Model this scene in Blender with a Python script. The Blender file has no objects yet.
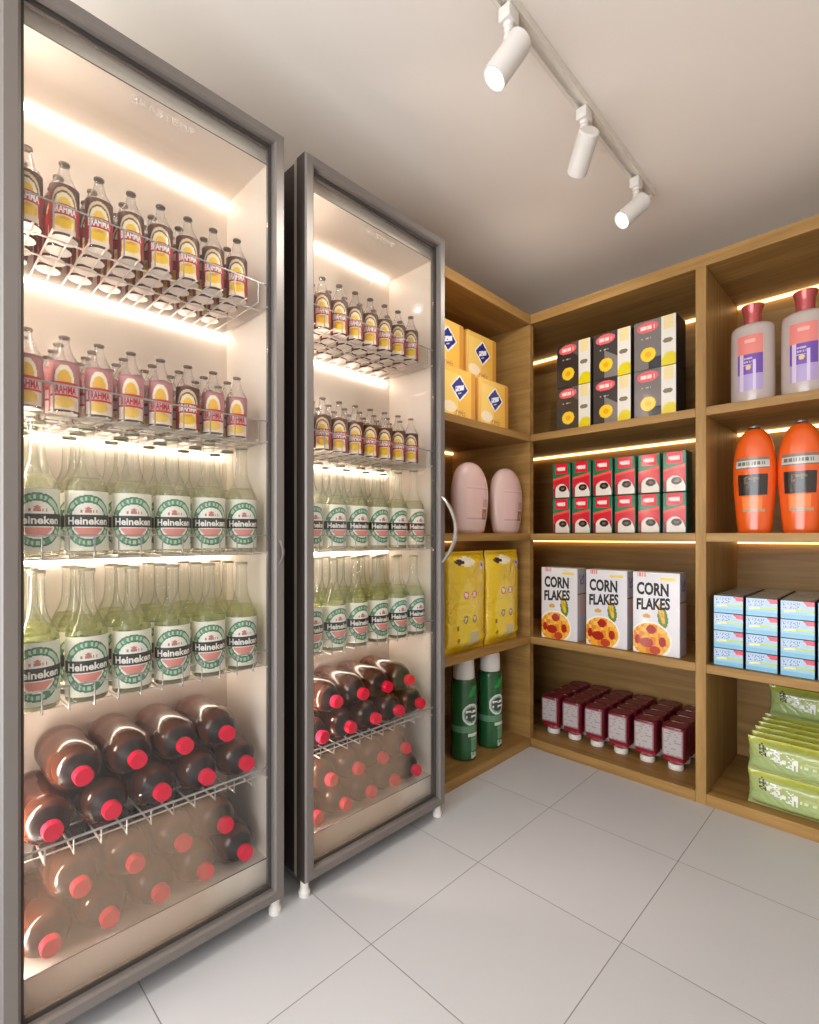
import bpy, bmesh, math, random
from mathutils import Vector, Matrix
random.seed(7)
PI = math.pi
C = bpy.context.scene.collection
sc = bpy.context.scene

# ------------------------------------------------------------------ colour
def lin(c):
    c = c / 255.0
    return c / 12.92 if c <= 0.04045 else ((c + 0.055) / 1.055) ** 2.4
def rgb(r, g, b): return (lin(r), lin(g), lin(b), 1.0)

# ------------------------------------------------------------------ materials
def new_mat(name):
    m = bpy.data.materials.new(name); m.use_nodes = True
    nt = m.node_tree; nt.nodes.clear()
    out = nt.nodes.new('ShaderNodeOutputMaterial')
    return m, nt, out
def N(nt, kind, **kw):
    n = nt.nodes.new(kind)
    for k, v in kw.items():
        if hasattr(n, k): setattr(n, k, v)
        else: n.inputs[k].default_value = v
    return n
def plain(name, col, rough=0.5, metal=0.0, coat=0.0, var=0.04, scale=30.0, spec=0.5, bump=0.0):
    m, nt, out = new_mat(name)
    p = N(nt, 'ShaderNodeBsdfPrincipled')
    p.inputs['Roughness'].default_value = rough; p.inputs['Metallic'].default_value = metal
    p.inputs['Coat Weight'].default_value = coat; p.inputs['Coat Roughness'].default_value = 0.08
    p.inputs['Specular IOR Level'].default_value = spec
    tc = N(nt, 'ShaderNodeTexCoord'); no = N(nt, 'ShaderNodeTexNoise')
    no.inputs['Scale'].default_value = scale; no.inputs['Detail'].default_value = 3
    nt.links.new(tc.outputs['Object'], no.inputs['Vector'])
    mx = N(nt, 'ShaderNodeMix', data_type='RGBA')
    mx.inputs[6].default_value = tuple(c * (1 - var) for c in col[:3]) + (1,)
    mx.inputs[7].default_value = tuple(min(1, c * (1 + var)) for c in col[:3]) + (1,)
    nt.links.new(no.outputs['Fac'], mx.inputs[0]); nt.links.new(mx.outputs[2], p.inputs['Base Color'])
    if bump:
        b = N(nt, 'ShaderNodeBump'); b.inputs['Strength'].default_value = bump; b.inputs['Distance'].default_value = 0.002
        nt.links.new(no.outputs['Fac'], b.inputs['Height']); nt.links.new(b.outputs['Normal'], p.inputs['Normal'])
    nt.links.new(p.outputs[0], out.inputs[0])
    return m
def printed(name, rough=0.4, coat=0.2, crease=0.0):
    m, nt, out = new_mat(name)
    p = N(nt, 'ShaderNodeBsdfPrincipled'); p.inputs['Roughness'].default_value = rough
    p.inputs['Coat Weight'].default_value = coat; p.inputs['Coat Roughness'].default_value = 0.1
    a = N(nt, 'ShaderNodeAttribute', attribute_name='Print')
    nt.links.new(a.outputs['Color'], p.inputs['Base Color']); nt.links.new(p.outputs[0], out.inputs[0])
    if crease:
        tc = N(nt, 'ShaderNodeTexCoord'); no = N(nt, 'ShaderNodeTexNoise'); no.inputs['Scale'].default_value = 14; no.inputs['Detail'].default_value = 3; no.inputs['Distortion'].default_value = 1.2
        nt.links.new(tc.outputs['Object'], no.inputs['Vector'])
        b = N(nt, 'ShaderNodeBump'); b.inputs['Strength'].default_value = crease; b.inputs['Distance'].default_value = 0.02
        nt.links.new(no.outputs['Fac'], b.inputs['Height']); nt.links.new(b.outputs['Normal'], p.inputs['Normal']); nt.links.new(b.outputs['Normal'], p.inputs['Coat Normal'])
    return m
def emit(name, col, s):
    m, nt, out = new_mat(name)
    e = N(nt, 'ShaderNodeEmission'); e.inputs[0].default_value = col; e.inputs[1].default_value = s
    nt.links.new(e.outputs[0], out.inputs[0]); return m
def schlick(nt, k):
    """Fresnel reflectance of a thin pane, the same from either side"""
    lw = N(nt, 'ShaderNodeLayerWeight'); lw.inputs[0].default_value = 0.5
    pw = N(nt, 'ShaderNodeMath', operation='POWER'); pw.inputs[1].default_value = 5.0; nt.links.new(lw.outputs['Facing'], pw.inputs[0])
    ma = N(nt, 'ShaderNodeMath', operation='MULTIPLY_ADD', use_clamp=True); ma.inputs[1].default_value = 0.9 * k; ma.inputs[2].default_value = 0.042 * k
    nt.links.new(pw.outputs[0], ma.inputs[0]); return ma.outputs[0]
def glass(name, clear, edge, milky, milk=0.12, refl=1.0, rough=0.04):
    """thin glass: tinted see-through, darker where the wall is seen edge-on, a little milky, glossy by Fresnel"""
    m, nt, out = new_mat(name)
    lw = N(nt, 'ShaderNodeLayerWeight'); lw.inputs[0].default_value = 0.5
    mx = N(nt, 'ShaderNodeMix', data_type='RGBA'); mx.inputs[6].default_value = clear; mx.inputs[7].default_value = edge
    pf = N(nt, 'ShaderNodeMath', operation='POWER'); pf.inputs[1].default_value = 3.2; nt.links.new(lw.outputs['Facing'], pf.inputs[0])
    nt.links.new(pf.outputs[0], mx.inputs[0])
    t = N(nt, 'ShaderNodeBsdfTransparent'); nt.links.new(mx.outputs[2], t.inputs[0])
    d = N(nt, 'ShaderNodeBsdfDiffuse'); d.inputs[0].default_value = milky
    tl = N(nt, 'ShaderNodeBsdfTranslucent'); tl.inputs[0].default_value = milky
    ad = N(nt, 'ShaderNodeMixShader'); ad.inputs[0].default_value = 0.5
    nt.links.new(d.outputs[0], ad.inputs[1]); nt.links.new(tl.outputs[0], ad.inputs[2])
    s1 = N(nt, 'ShaderNodeMixShader'); s1.inputs[0].default_value = milk
    nt.links.new(t.outputs[0], s1.inputs[1]); nt.links.new(ad.outputs[0], s1.inputs[2])
    mu = schlick(nt, refl)
    g = N(nt, 'ShaderNodeBsdfGlossy'); g.inputs['Roughness'].default_value = rough
    s2 = N(nt, 'ShaderNodeMixShader')
    nt.links.new(mu, s2.inputs[0]); nt.links.new(s1.outputs[0], s2.inputs[1]); nt.links.new(g.outputs[0], s2.inputs[2])
    nt.links.new(s2.outputs[0], out.inputs[0])
    return m
def wood(name, axis):
    m, nt, out = new_mat(name)
    p = N(nt, 'ShaderNodeBsdfPrincipled'); p.inputs['Roughness'].default_value = 0.5
    p.inputs['Specular IOR Level'].default_value = 0.35
    tc = N(nt, 'ShaderNodeTexCoord'); mp = N(nt, 'ShaderNodeMapping')
    s = [16.0, 16.0, 16.0]; s['xyz'.index(axis)] = 1.1
    mp.inputs['Scale'].default_value = s
    nt.links.new(tc.outputs['Object'], mp.inputs['Vector'])
    n1 = N(nt, 'ShaderNodeTexNoise'); n1.inputs['Scale'].default_value = 1.6; n1.inputs['Detail'].default_value = 6; n1.inputs['Distortion'].default_value = 0.6
    n2 = N(nt, 'ShaderNodeTexNoise'); n2.inputs['Scale'].default_value = 7.0; n2.inputs['Detail'].default_value = 4
    nt.links.new(mp.outputs[0], n1.inputs['Vector']); nt.links.new(mp.outputs[0], n2.inputs['Vector'])
    cr = N(nt, 'ShaderNodeValToRGB')
    cr.color_ramp.elements[0].position = 0.3; cr.color_ramp.elements[0].color = rgb(142, 106, 57)
    cr.color_ramp.elements[1].position = 0.72; cr.color_ramp.elements[1].color = rgb(178, 140, 84)
    e = cr.color_ramp.elements.new(0.52); e.color = rgb(162, 124, 69)
    nt.links.new(n1.outputs['Fac'], cr.inputs[0])
    mx = N(nt, 'ShaderNodeMix', data_type='RGBA', blend_type='MULTIPLY'); mx.inputs[0].default_value = 0.2
    c2 = N(nt, 'ShaderNodeValToRGB'); c2.color_ramp.elements[0].position = 0.35; c2.color_ramp.elements[0].color = (0.55, 0.5, 0.45, 1)
    c2.color_ramp.elements[1].position = 0.6; c2.color_ramp.elements[1].color = (1, 1, 1, 1)
    nt.links.new(n2.outputs['Fac'], c2.inputs[0])
    nt.links.new(cr.outputs[0], mx.inputs[6]); nt.links.new(c2.outputs[0], mx.inputs[7])
    nt.links.new(mx.outputs[2], p.inputs['Base Color']); nt.links.new(p.outputs[0], out.inputs[0])
    return m
TILE, TX, TY = 0.434, -0.931, 1.246
def tiles(name):
    m, nt, out = new_mat(name)
    p = N(nt, 'ShaderNodeBsdfPrincipled'); p.inputs['Roughness'].default_value = 0.42
    tc = N(nt, 'ShaderNodeTexCoord'); sp = N(nt, 'ShaderNodeSeparateXYZ'); nt.links.new(tc.outputs['Object'], sp.inputs[0])
    def M(op, a, b=None, clamp=False):
        n = N(nt, 'ShaderNodeMath', operation=op, use_clamp=clamp)
        for i, v in enumerate((a, b)):
            if v is None: continue
            if isinstance(v, (int, float)): n.inputs[i].default_value = v
            else: nt.links.new(v, n.inputs[i])
        return n.outputs[0]
    ds, ids = [], []
    for o, off in ((sp.outputs[0], TX), (sp.outputs[1], TY)):
        q = M('DIVIDE', M('SUBTRACT', o, off), TILE)
        fl = M('FLOOR', q); ids.append(fl)
        fr = M('SUBTRACT', q, fl)
        ds.append(M('MULTIPLY', M('MINIMUM', fr, M('SUBTRACT', 1.0, fr)), TILE))
    d = M('MINIMUM', ds[0], ds[1])
    grout = M('SUBTRACT', 1.0, M('DIVIDE', d, 0.0018, True), True)
    cb = N(nt, 'ShaderNodeCombineXYZ'); nt.links.new(ids[0], cb.inputs[0]); nt.links.new(ids[1], cb.inputs[1])
    wn = N(nt, 'ShaderNodeTexWhiteNoise'); nt.links.new(cb.outputs[0], wn.inputs[0])
    no = N(nt, 'ShaderNodeTexNoise'); no.inputs['Scale'].default_value = 5; no.inputs['Detail'].default_value = 5
    nt.links.new(tc.outputs['Object'], no.inputs['Vector'])
    f = M('ADD', M('MULTIPLY', wn.outputs['Value'], 0.5), M('MULTIPLY', no.outputs['Fac'], 0.6))
    mx = N(nt, 'ShaderNodeMix', data_type='RGBA'); mx.inputs[6].default_value = rgb(200, 199, 200); mx.inputs[7].default_value = rgb(209, 208, 209)
    nt.links.new(f, mx.inputs[0])
    m2 = N(nt, 'ShaderNodeMix', data_type='RGBA'); m2.inputs[7].default_value = rgb(112, 106, 100)
    nt.links.new(grout, m2.inputs[0]); nt.links.new(mx.outputs[2], m2.inputs[6])
    nt.links.new(m2.outputs[2], p.inputs['Base Color'])
    b = N(nt, 'ShaderNodeBump'); b.inputs['Strength'].default_value = 0.4; b.inputs['Distance'].default_value = 0.002; b.invert = True
    nt.links.new(grout, b.inputs['Height']); nt.links.new(b.outputs['Normal'], p.inputs['Normal'])
    nt.links.new(p.outputs[0], out.inputs[0])
    return m
def door_glass(name):
    """clear pane; a pale reflection veil is painted over its foot, below the lowest wire rack"""
    m, nt, out = new_mat(name)
    t = N(nt, 'ShaderNodeBsdfTransparent'); t.inputs[0].default_value = (0.97, 0.97, 0.96, 1)
    g = N(nt, 'ShaderNodeBsdfGlossy'); g.inputs['Roughness'].default_value = 0.02
    s = N(nt, 'ShaderNodeMixShader')
    nt.links.new(schlick(nt, 1.0), s.inputs[0]); nt.links.new(t.outputs[0], s.inputs[1]); nt.links.new(g.outputs[0], s.inputs[2])
    tc = N(nt, 'ShaderNodeTexCoord'); sp = N(nt, 'ShaderNodeSeparateXYZ'); nt.links.new(tc.outputs['Object'], sp.inputs[0])
    def ramp(sock, a, b):
        r = N(nt, 'ShaderNodeMapRange', interpolation_type='SMOOTHSTEP'); r.inputs[1].default_value = a; r.inputs[2].default_value = b
        nt.links.new(sock, r.inputs[0]); return r.outputs[0]
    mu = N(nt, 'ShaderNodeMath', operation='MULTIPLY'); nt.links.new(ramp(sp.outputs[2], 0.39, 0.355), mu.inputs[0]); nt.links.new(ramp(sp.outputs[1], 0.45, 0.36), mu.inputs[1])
    m2 = N(nt, 'ShaderNodeMath', operation='MULTIPLY'); nt.links.new(mu.outputs[0], m2.inputs[0]); m2.inputs[1].default_value = REFLECTION_VEIL
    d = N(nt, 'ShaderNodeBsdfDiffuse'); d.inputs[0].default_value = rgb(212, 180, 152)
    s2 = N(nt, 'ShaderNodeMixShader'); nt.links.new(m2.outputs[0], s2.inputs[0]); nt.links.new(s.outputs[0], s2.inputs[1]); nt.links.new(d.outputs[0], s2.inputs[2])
    nt.links.new(s2.outputs[0], out.inputs[0])
    return m
REFLECTION_VEIL = 0.20  # strength of the reflection veil painted on the door glass
M = {}
M['wood_x'] = wood('oak_along_x', 'x'); M['wood_y'] = wood('oak_along_y', 'y'); M['wood_z'] = wood('oak_upright', 'z')
M['tile'] = tiles('floor_tiles')
M['ceiling'] = plain('ceiling_paint', rgb(244, 235, 225), 0.9, var=0.01, scale=3)
M['wall'] = plain('wall_paint', rgb(205, 200, 193), 0.9, var=0.01, scale=3)
M['steel'] = plain('brushed_steel', rgb(126, 119, 114), 0.45, 0.3, var=0.03, scale=60)
M['steel_dark'] = plain('dark_gasket', rgb(52, 46, 42), 0.6)
M['gasket_light'] = plain('pale_gasket', rgb(196, 186, 176), 0.6)
M['shell'] = plain('gap_shaded_shell', rgb(70, 60, 54), 0.5, 0.2)  # dark tone also holds the shade of the unlit gap between fridges
M['liner'] = plain('cream_liner', rgb(246, 234, 221), 0.55, var=0.01)
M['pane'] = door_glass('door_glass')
M['wire'] = plain('white_wire', rgb(226, 216, 206), 0.35, 0.1); M['rail'] = plain('grey_chrome_wire', rgb(168, 165, 164), 0.3, 0.4)
M['white_plastic'] = plain('white_plastic', rgb(238, 234, 228), 0.35)
M['chrome'] = plain('polished_metal', rgb(225, 225, 225), 0.15, 0.9)
M['track'] = plain('track_white', rgb(226, 219, 208), 0.4)
M['spot'] = plain('spot_white', rgb(220, 214, 207), 0.35)
M['fridge_led'] = emit('fridge_led', (1.0, 0.84, 0.71, 1), 12.0); M['fridge_fill_added'] = emit('fridge_fill_added', (1.0, 0.87, 0.76, 1), 85.0)
M['shelf_led'] = emit('shelf_led', (1.0, 0.60, 0.24, 1), 4.0)
M['lens'] = emit('spot_lens', (1.0, 0.93, 0.82, 1), 2.5)
M['etched'] = glass('etched_lettering', (.9, .9, .9, 1), (.9, .9, .9, 1), rgb(255, 252, 246), 0.5, 0.5)
M['beer_glass'] = glass('clear_beer_glass', (0.995, 0.985, 0.98, 1), (0.42, 0.37, 0.34, 1), rgb(250, 242, 234), 0.08)
M['green_glass'] = glass('pale_green_glass', (0.985, 0.99, 0.965, 1), (0.40, 0.44, 0.34, 1), rgb(238, 244, 224), 0.06)
M['thick_base'] = plain('thick_glass_base', rgb(250, 238, 228), 0.35)
M['brown_beer'] = glass('brown_beer', (0.74, 0.46, 0.36, 1), (0.36, 0.15, 0.10, 1), rgb(140, 62, 44), 0.45, 0.3)
M['rose_beer'] = glass('rose_beer', (0.80, 0.62, 0.62, 1), (0.5, 0.33, 0.36, 1), rgb(190, 140, 146), 0.4, 0.3)
M['amber_beer'] = glass('amber_beer', (0.85, 0.55, 0.25, 1), (0.5, 0.25, 0.1, 1), rgb(190, 110, 40), 0.4, 0.3)
M['lager'] = glass('pale_lager', (0.96, 0.97, 0.80, 1), (0.78, 0.82, 0.48, 1), rgb(228, 232, 164), 0.12, 0.3)
M['light_lager'] = glass('clear_lager', (0.975, 0.98, 0.92, 1), (0.80, 0.80, 0.62, 1), rgb(238, 238, 214), 0.10, 0.3)
M['cap_brown'] = plain('crown_cap_brown', rgb(128, 108, 96), 0.4, 0.3)
M['cap_olive'] = plain('crown_cap_olive', rgb(176, 172, 146), 0.4, 0.2)
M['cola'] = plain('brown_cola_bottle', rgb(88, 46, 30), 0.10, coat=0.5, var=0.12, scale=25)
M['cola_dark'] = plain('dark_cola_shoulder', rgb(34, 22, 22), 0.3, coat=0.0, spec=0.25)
M['cap_red'] = plain('red_screw_cap', rgb(232, 10, 62), 0.6, var=0.01, spec=0.2)
M['paper'] = printed('printed_paper', 0.5, 0.1); M['gloss'] = printed('printed_gloss', 0.25, 0.5); M['foil'] = printed('printed_foil', 0.22, 0.8, 0.55)
M['ink_black'] = plain('black_ink', rgb(22, 20, 20), 0.5); M['ink_white'] = plain('white_ink', rgb(245, 242, 236), 0.5)
M['ink_red'] = plain('red_ink', rgb(200, 40, 50), 0.5); M['ink_green'] = plain('green_ink', rgb(40, 110, 75), 0.5); M['ink_gold'] = plain('gold_ink', rgb(205, 165, 70), 0.4)
M['pink'] = plain('pearl_pink', rgb(216, 184, 178), 0.16, coat=0.7, var=0.02, scale=8)
M['orange'] = plain('glossy_orange', rgb(228, 92, 26), 0.2, coat=0.7, var=0.03, scale=8)
M['nub'] = plain('grey_nub', rgb(120, 110, 100), 0.3, 0.5)
M['pearl'] = plain('pearl_white', rgb(184, 168, 161), 0.2, coat=0.6, var=0.03, scale=12)
M['rose_metal'] = plain('rose_metal_cap', rgb(186, 84, 84), 0.22, 0.35, coat=0.5)
M['can_green'] = plain('green_can', rgb(38, 92, 54), 0.25, 0.15, coat=0.5)
M['ketchup'] = plain('ketchup_red_dark', rgb(122, 30, 46), 0.3, coat=0.4)
M['ketchup_neck'] = plain('ketchup_red', rgb(168, 18, 40), 0.25, coat=0.5)
M['card_navy'] = plain('navy_card', rgb(24, 34, 58), 0.6); M['card_white'] = plain('white_card', rgb(218, 215, 214), 0.5)
M['card_dark'] = plain('dark_card', rgb(48, 44, 42), 0.5); M['card_green'] = plain('green_foil', rgb(20, 84, 60), 0.35, coat=0.3)
M['paper_yellow'] = plain('yellow_paper', rgb(228, 176, 84), 0.5)

# ------------------------------------------------------------------ mesh helpers
def finish(name, bm, mats, parent=None, smooth=False, sharp=40):
    bmesh.ops.recalc_face_normals(bm, faces=bm.faces)
    me = bpy.data.meshes.new(name); bm.to_mesh(me); bm.free()
    return link(name, me, mats, parent, smooth, sharp)
def link(name, me, mats, parent=None, smooth=False, sharp=40):
    if not isinstance(mats, (list, tuple)): mats = [mats]
    if len(me.materials) == 0:
        for m in mats: me.materials.append(m)
    if smooth:
        me.polygons.foreach_set('use_smooth', [True] * len(me.polygons))
        me.set_sharp_from_angle(angle=math.radians(sharp))
    o = bpy.data.objects.new(name, me); C.objects.link(o)
    if parent: o.parent = parent
    return o
def thing(name, loc, rz=0, label=None, cat=None, group=None):
    o = bpy.data.objects.new(name, None); C.objects.link(o); o.empty_display_size = 0.05
    o.location = loc; o.rotation_euler = (0, 0, rz)
    tag(o, label, cat, group)
    return o
def tag(o, label=None, cat=None, group=None, kind=None):
    if label: o['label'] = label
    if cat: o['category'] = cat
    if group: o['group'] = group
    if kind: o['kind'] = kind
    return o
KIDS = {}
def children(o):
    return [c for c in C.objects if c.parent == o]
def freeze(o):                                         # remember a prototype's tree once, so copies are quick
    for c in children(o):
        KIDS.setdefault(o.name, []).append(c); freeze(c)
def dup(o, parent=None, skip=()):
    c = o.copy(); C.objects.link(c); c.parent = parent
    for ch in KIDS.get(o.name, []):
        if ch.name.split('.')[0] in skip: continue
        dup(ch, c, skip)
    return c
def bx(bm, x0, x1, y0, y1, z0, z1, bev=0.0, seg=1):
    r = bmesh.ops.create_cube(bm, size=1.0)
    vs = r['verts']
    for v in vs:
        v.co = Vector((x0 + (v.co.x + .5) * (x1 - x0), y0 + (v.co.y + .5) * (y1 - y0), z0 + (v.co.z + .5) * (z1 - z0)))
    if bev:
        es = list({e for v in vs for e in v.link_edges})
        bmesh.ops.bevel(bm, geom=es, offset=bev, segments=seg, affect='EDGES', profile=0.5)
def box_obj(name, dims, mat, parent=None, bev=0.0, seg=1, smooth=False):
    bm = bmesh.new(); bx(bm, *dims, bev=bev, seg=seg); return finish(name, bm, mat, parent, smooth)
def tube(bm, p, q, r, n=8):
    p, q = Vector(p), Vector(q); d = q - p
    mtx = Matrix.Translation((p + q) / 2) @ d.to_track_quat('Z', 'Y').to_matrix().to_4x4()
    bmesh.ops.create_cone(bm, cap_ends=True, segments=n, radius1=r, radius2=r, depth=d.length, matrix=mtx)
def lathe(bm, prof, n=28, sx=1.0, sy=1.0, mat_of=None):
    rings = []
    for (r, z) in prof:
        if r < 1e-6: rings.append([bm.verts.new((0, 0, z))])
        else: rings.append([bm.verts.new((r * sx * math.sin(2 * PI * k / n), -r * sy * math.cos(2 * PI * k / n), z)) for k in range(n)])
    for i in range(len(rings) - 1):
        a, b = rings[i], rings[i + 1]
        for k in range(n):
            k2 = (k + 1) % n
            if len(a) == 1 and len(b) == 1: continue
            if len(a) == 1: f = bm.faces.new((a[0], b[k2], b[k]))
            elif len(b) == 1: f = bm.faces.new((a[k], a[k2], b[0]))
            else: f = bm.faces.new((a[k], a[k2], b[k2], b[k]))
            if mat_of: f.material_index = mat_of(i)
def lathe_obj(name, prof, mats, parent=None, n=28, sx=1.0, sy=1.0, mat_of=None, sharp=40):
    bm = bmesh.new(); lathe(bm, prof, n, sx, sy, mat_of); return finish(name, bm, mats, parent, True, sharp)
def smooth_prof(pts, sub=6):
    """Catmull-Rom through (r, z) points"""
    out = []
    for i in range(len(pts) - 1):
        p0, p1, p2, p3 = pts[max(i - 1, 0)], pts[i], pts[i + 1], pts[min(i + 2, len(pts) - 1)]
        for k in range(sub):
            t = k / sub
            out.append(tuple(max(0.0, 0.5 * (2 * p1[j] + (p2[j] - p0[j]) * t + (2 * p0[j] - 5 * p1[j] + 4 * p2[j] - p3[j]) * t * t + (3 * p1[j] - p0[j] - 3 * p2[j] + p3[j]) * t ** 3)) if j == 0
                       else 0.5 * (2 * p1[j] + (p2[j] - p0[j]) * t + (2 * p0[j] - 5 * p1[j] + 4 * p2[j] - p3[j]) * t * t + (3 * p1[j] - p0[j] - 3 * p2[j] + p3[j]) * t ** 3) for j in (0, 1)))
    out.append(pts[-1]); return out
def paint_grid(name, pos, fn, nx, ny, mat, parent=None, smooth=True):
    """a printed surface: pos(u, v) -> point, fn(u, v) -> (r, g, b) 0..255 of the print; u, v in 0..1"""
    vs = [pos(i / nx, j / ny) for j in range(ny + 1) for i in range(nx + 1)]
    fs, cols = [], []
    for j in range(ny):
        for i in range(nx):
            a = j * (nx + 1) + i
            fs.append((a, a + 1, a + nx + 2, a + nx + 1))
            c = fn((i + .5) / nx, (j + .5) / ny); cols.append(rgb(*c))
    me = bpy.data.meshes.new(name); me.from_pydata(vs, [], fs); me.update()
    at = me.color_attributes.new('Print', 'FLOAT_COLOR', 'CORNER')
    flat = []
    for c in cols: flat.extend(c * 4)
    at.data.foreach_set('color', flat)
    return link(name, me, mat, parent, smooth, 60)
def arc_pos(a0, a1, z0, z1, rf, d=0.0006):
    def pos(u, v):
        a = a0 + (a1 - a0) * u; z = z0 + (z1 - z0) * v; r = rf(z)
        rx, ry = r if isinstance(r, tuple) else (r, r)
        return ((rx + d) * math.sin(a), -(ry + d) * math.cos(a), z)
    return pos
def flat_pos(x0, x1, z0, z1, y):
    return lambda u, v: (x0 + (x1 - x0) * u, y, z0 + (z1 - z0) * v)
def text_obj(name, body, width, height, place, mat, parent=None, bold=0.0):
    cu = bpy.data.curves.new('lettering', 'FONT'); cu.body = body; cu.align_x = 'CENTER'; cu.align_y = 'CENTER'; cu.offset = bold; cu.resolution_u = 3
    t = bpy.data.objects.new('lettering_tmp', cu); C.objects.link(t)
    dg = bpy.context.evaluated_depsgraph_get(); dg.update()
    me = bpy.data.meshes.new_from_object(t.evaluated_get(dg)); bpy.data.objects.remove(t)
    me.materials.clear(); me.name = name
    xs = [v.co.x for v in me.vertices]; ys = [v.co.y for v in me.vertices]
    mx, my = (max(xs) + min(xs)) / 2, (max(ys) + min(ys)) / 2
    kx, ky = width / (max(xs) - min(xs)), height / (max(ys) - min(ys))
    for v in me.vertices: v.co = Vector(place((v.co.x - mx) * kx, (v.co.y - my) * ky))
    return link(name, me, mat, parent)
def on_arc(rf, zc, a_c=0.0, d=0.0013, slant=0.0):
    def place(x, y):
        z = zc + y + slant * x; r = rf(zc); rx, ry = r if isinstance(r, tuple) else (r, r)
        a = a_c + x / rx
        return ((rx + d) * math.sin(a), -(ry + d) * math.cos(a), z)
    return place
def on_flat(xc, zc, y, slant=0.0):
    return lambda px, py: (xc + px, y, zc + py + slant * px)
def ell(x, y, cx, cy, rx, ry): return ((x - cx) / rx) ** 2 + ((y - cy) / ry) ** 2 <= 1
def hsh(a, b): return (math.sin(a * 127.1 + b * 311.7) * 43758.5453) % 1.0
ORD = ['first', 'second', 'third', 'fourth', 'fifth', 'sixth', 'seventh', 'eighth']

# ------------------------------------------------------------------ the room
XL, YB, ZC, XR, YF = -1.76, 2.60, 2.27, 1.45, -1.6
def struct(name, dims, mat):
    return tag(box_obj(name, dims, mat), kind='structure')
struct('floor', (XL - .1, XR + .1, YF - .12, YB + .1, -0.08, 0), M['tile'])
struct('ceiling', (XL - .1, XR + .1, YF - .1, YB + .1, ZC, ZC + .08), M['ceiling'])
struct('wall_left', (XL - .1, XL, YF - .1, YB + .1, 0, ZC), M['wall'])
struct('wall_back', (XL, .191, YB, YB + .1, 0, ZC), M['wall'])
struct('wall_right', (XR, XR + .1, YF - .1, YB + .1, 0, ZC), M['wall'])
struct('wall_back_right', (.195, XR, 2.10, YB + .1, 0, ZC), M['wall'])
# front wall behind the camera with the shop's doorway in it
bm = bmesh.new()
ol = [(XL, 0), (-1.7, 0), (-1.7, 2.25), (.6, 2.25), (.6, 0), (XR, 0), (XR, ZC), (XL, ZC)]
f = bm.faces.new([bm.verts.new((x, YF, z)) for x, z in ol])
ex = bmesh.ops.extrude_face_region(bm, geom=[f])
bmesh.ops.translate(bm, vec=(0, -.1, 0), verts=[v for v in ex['geom'] if isinstance(v, bmesh.types.BMVert)])
tag(finish('wall_front', bm, M['wall']), kind='structure')

# ------------------------------------------------------------------ shelving units
CX, BY, TB = -1.265, 2.10, 0.032
SH = [1.477, 1.009, 0.522]; BOT = 0.042; TOP = 2.044
un = thing('shelving_unit', (CX - .24, 1.74, 0), 0, 'open oak shelf unit between the far fridge and the room corner', 'shelf unit', 'oak wall shelving')
def part(o, p):           # keep world coordinates while parenting to an Empty at the thing's base
    o.parent = p; o.matrix_parent_inverse = Matrix.Translation(-Vector(p.location)); return o
def wbox(name, dims, mat, p, bev=0.0015):
    return part(box_obj(name, dims, mat, None, bev), p)
XB, Y0, Y1 = -1.745, 1.385, 2.099
wbox('top_board', (XB, CX, Y0, 2.135, 2.0, TOP), M['wood_y'], un)
wbox('side_panel', (XB, CX, Y0, Y0 + .03, 0, 2.0), M['wood_z'], un)
wbox('side_panel', (XB, CX - .003, Y1, 2.135, 0, 2.0), M['wood_x'], un)
wbox('back_panel', (XB - .012, XB, Y0, 2.135, 0, TOP), M['wood_y'], un, 0)
for z in SH: wbox('shelf_board', (XB, CX, Y0 + .03, Y1, z - TB, z), M['wood_y'], un)
wbox('bottom_board', (XB, CX, Y0 + .03, Y1, 0, BOT), M['wood_y'], un)
for z in (2.0, SH[0] - TB, SH[1] - TB):
    wbox('light_strip', (XB + .002, XB + .014, Y0 + .035, Y1 - .005, z - .012, z - .0005), M['shelf_led'], un, 0)
ub = thing('shelving_unit', (-.52, BY + .24, 0), 0, 'wide oak wall shelving along the back wall, two bays of groceries', 'shelf unit', 'oak wall shelving')
YE = 2.585
def wlboard(name, x0, x1, z0, z1):        # an L-shaped board that runs on behind the corner unit's end panel
    bm = bmesh.new()
    f = bm.faces.new([bm.verts.new((x, y, z0)) for x, y in ((x0, YC), (XC, YC), (XC, BY), (x1, BY), (x1, YE), (x0, YE))])
    ex = bmesh.ops.extrude_face_region(bm, geom=[f]); bmesh.ops.translate(bm, vec=(0, 0, z1 - z0), verts=[v for v in ex['geom'] if isinstance(v, bmesh.types.BMVert)])
    return part(finish(name, bm, M['wood_x']), ub)
P0, P1, P2 = (-1.745, -1.715), (-.561, -.525), (.155, .19); XC = -1.2635; YC = 2.1365
wlboard('top_board', P0[0], P2[1], 2.0, TOP)
for a, b, y0 in ((*P0, YC), (*P1, BY), (*P2, BY)): wbox('upright_panel', (a, b, y0, YE, 0, 2.0), M['wood_z'], ub)
wbox('back_panel', (P0[0], P2[1], YE, YE + .012, 0, TOP), M['wood_x'], ub, 0)
for a, b in ((P0[1], P1[0]), (P1[1], P2[0])):
    for z in SH:
        if a < -1: wlboard('shelf_board', a, b, z - TB, z)
        else: wbox('shelf_board', (a, b, BY, YE, z - TB, z), M['wood_x'], ub)
    if a < -1: wlboard('bottom_board', a, b, 0, BOT)
    else: wbox('bottom_board', (a, b, BY, YE, 0, BOT), M['wood_x'], ub)
    for z in (2.0, SH[0] - TB, SH[1] - TB):
        wbox('light_strip', (a + .004, b - .004, YE - .014, YE - .002, z - .012, z - .0005), M['shelf_led'], ub, 0)

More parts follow.
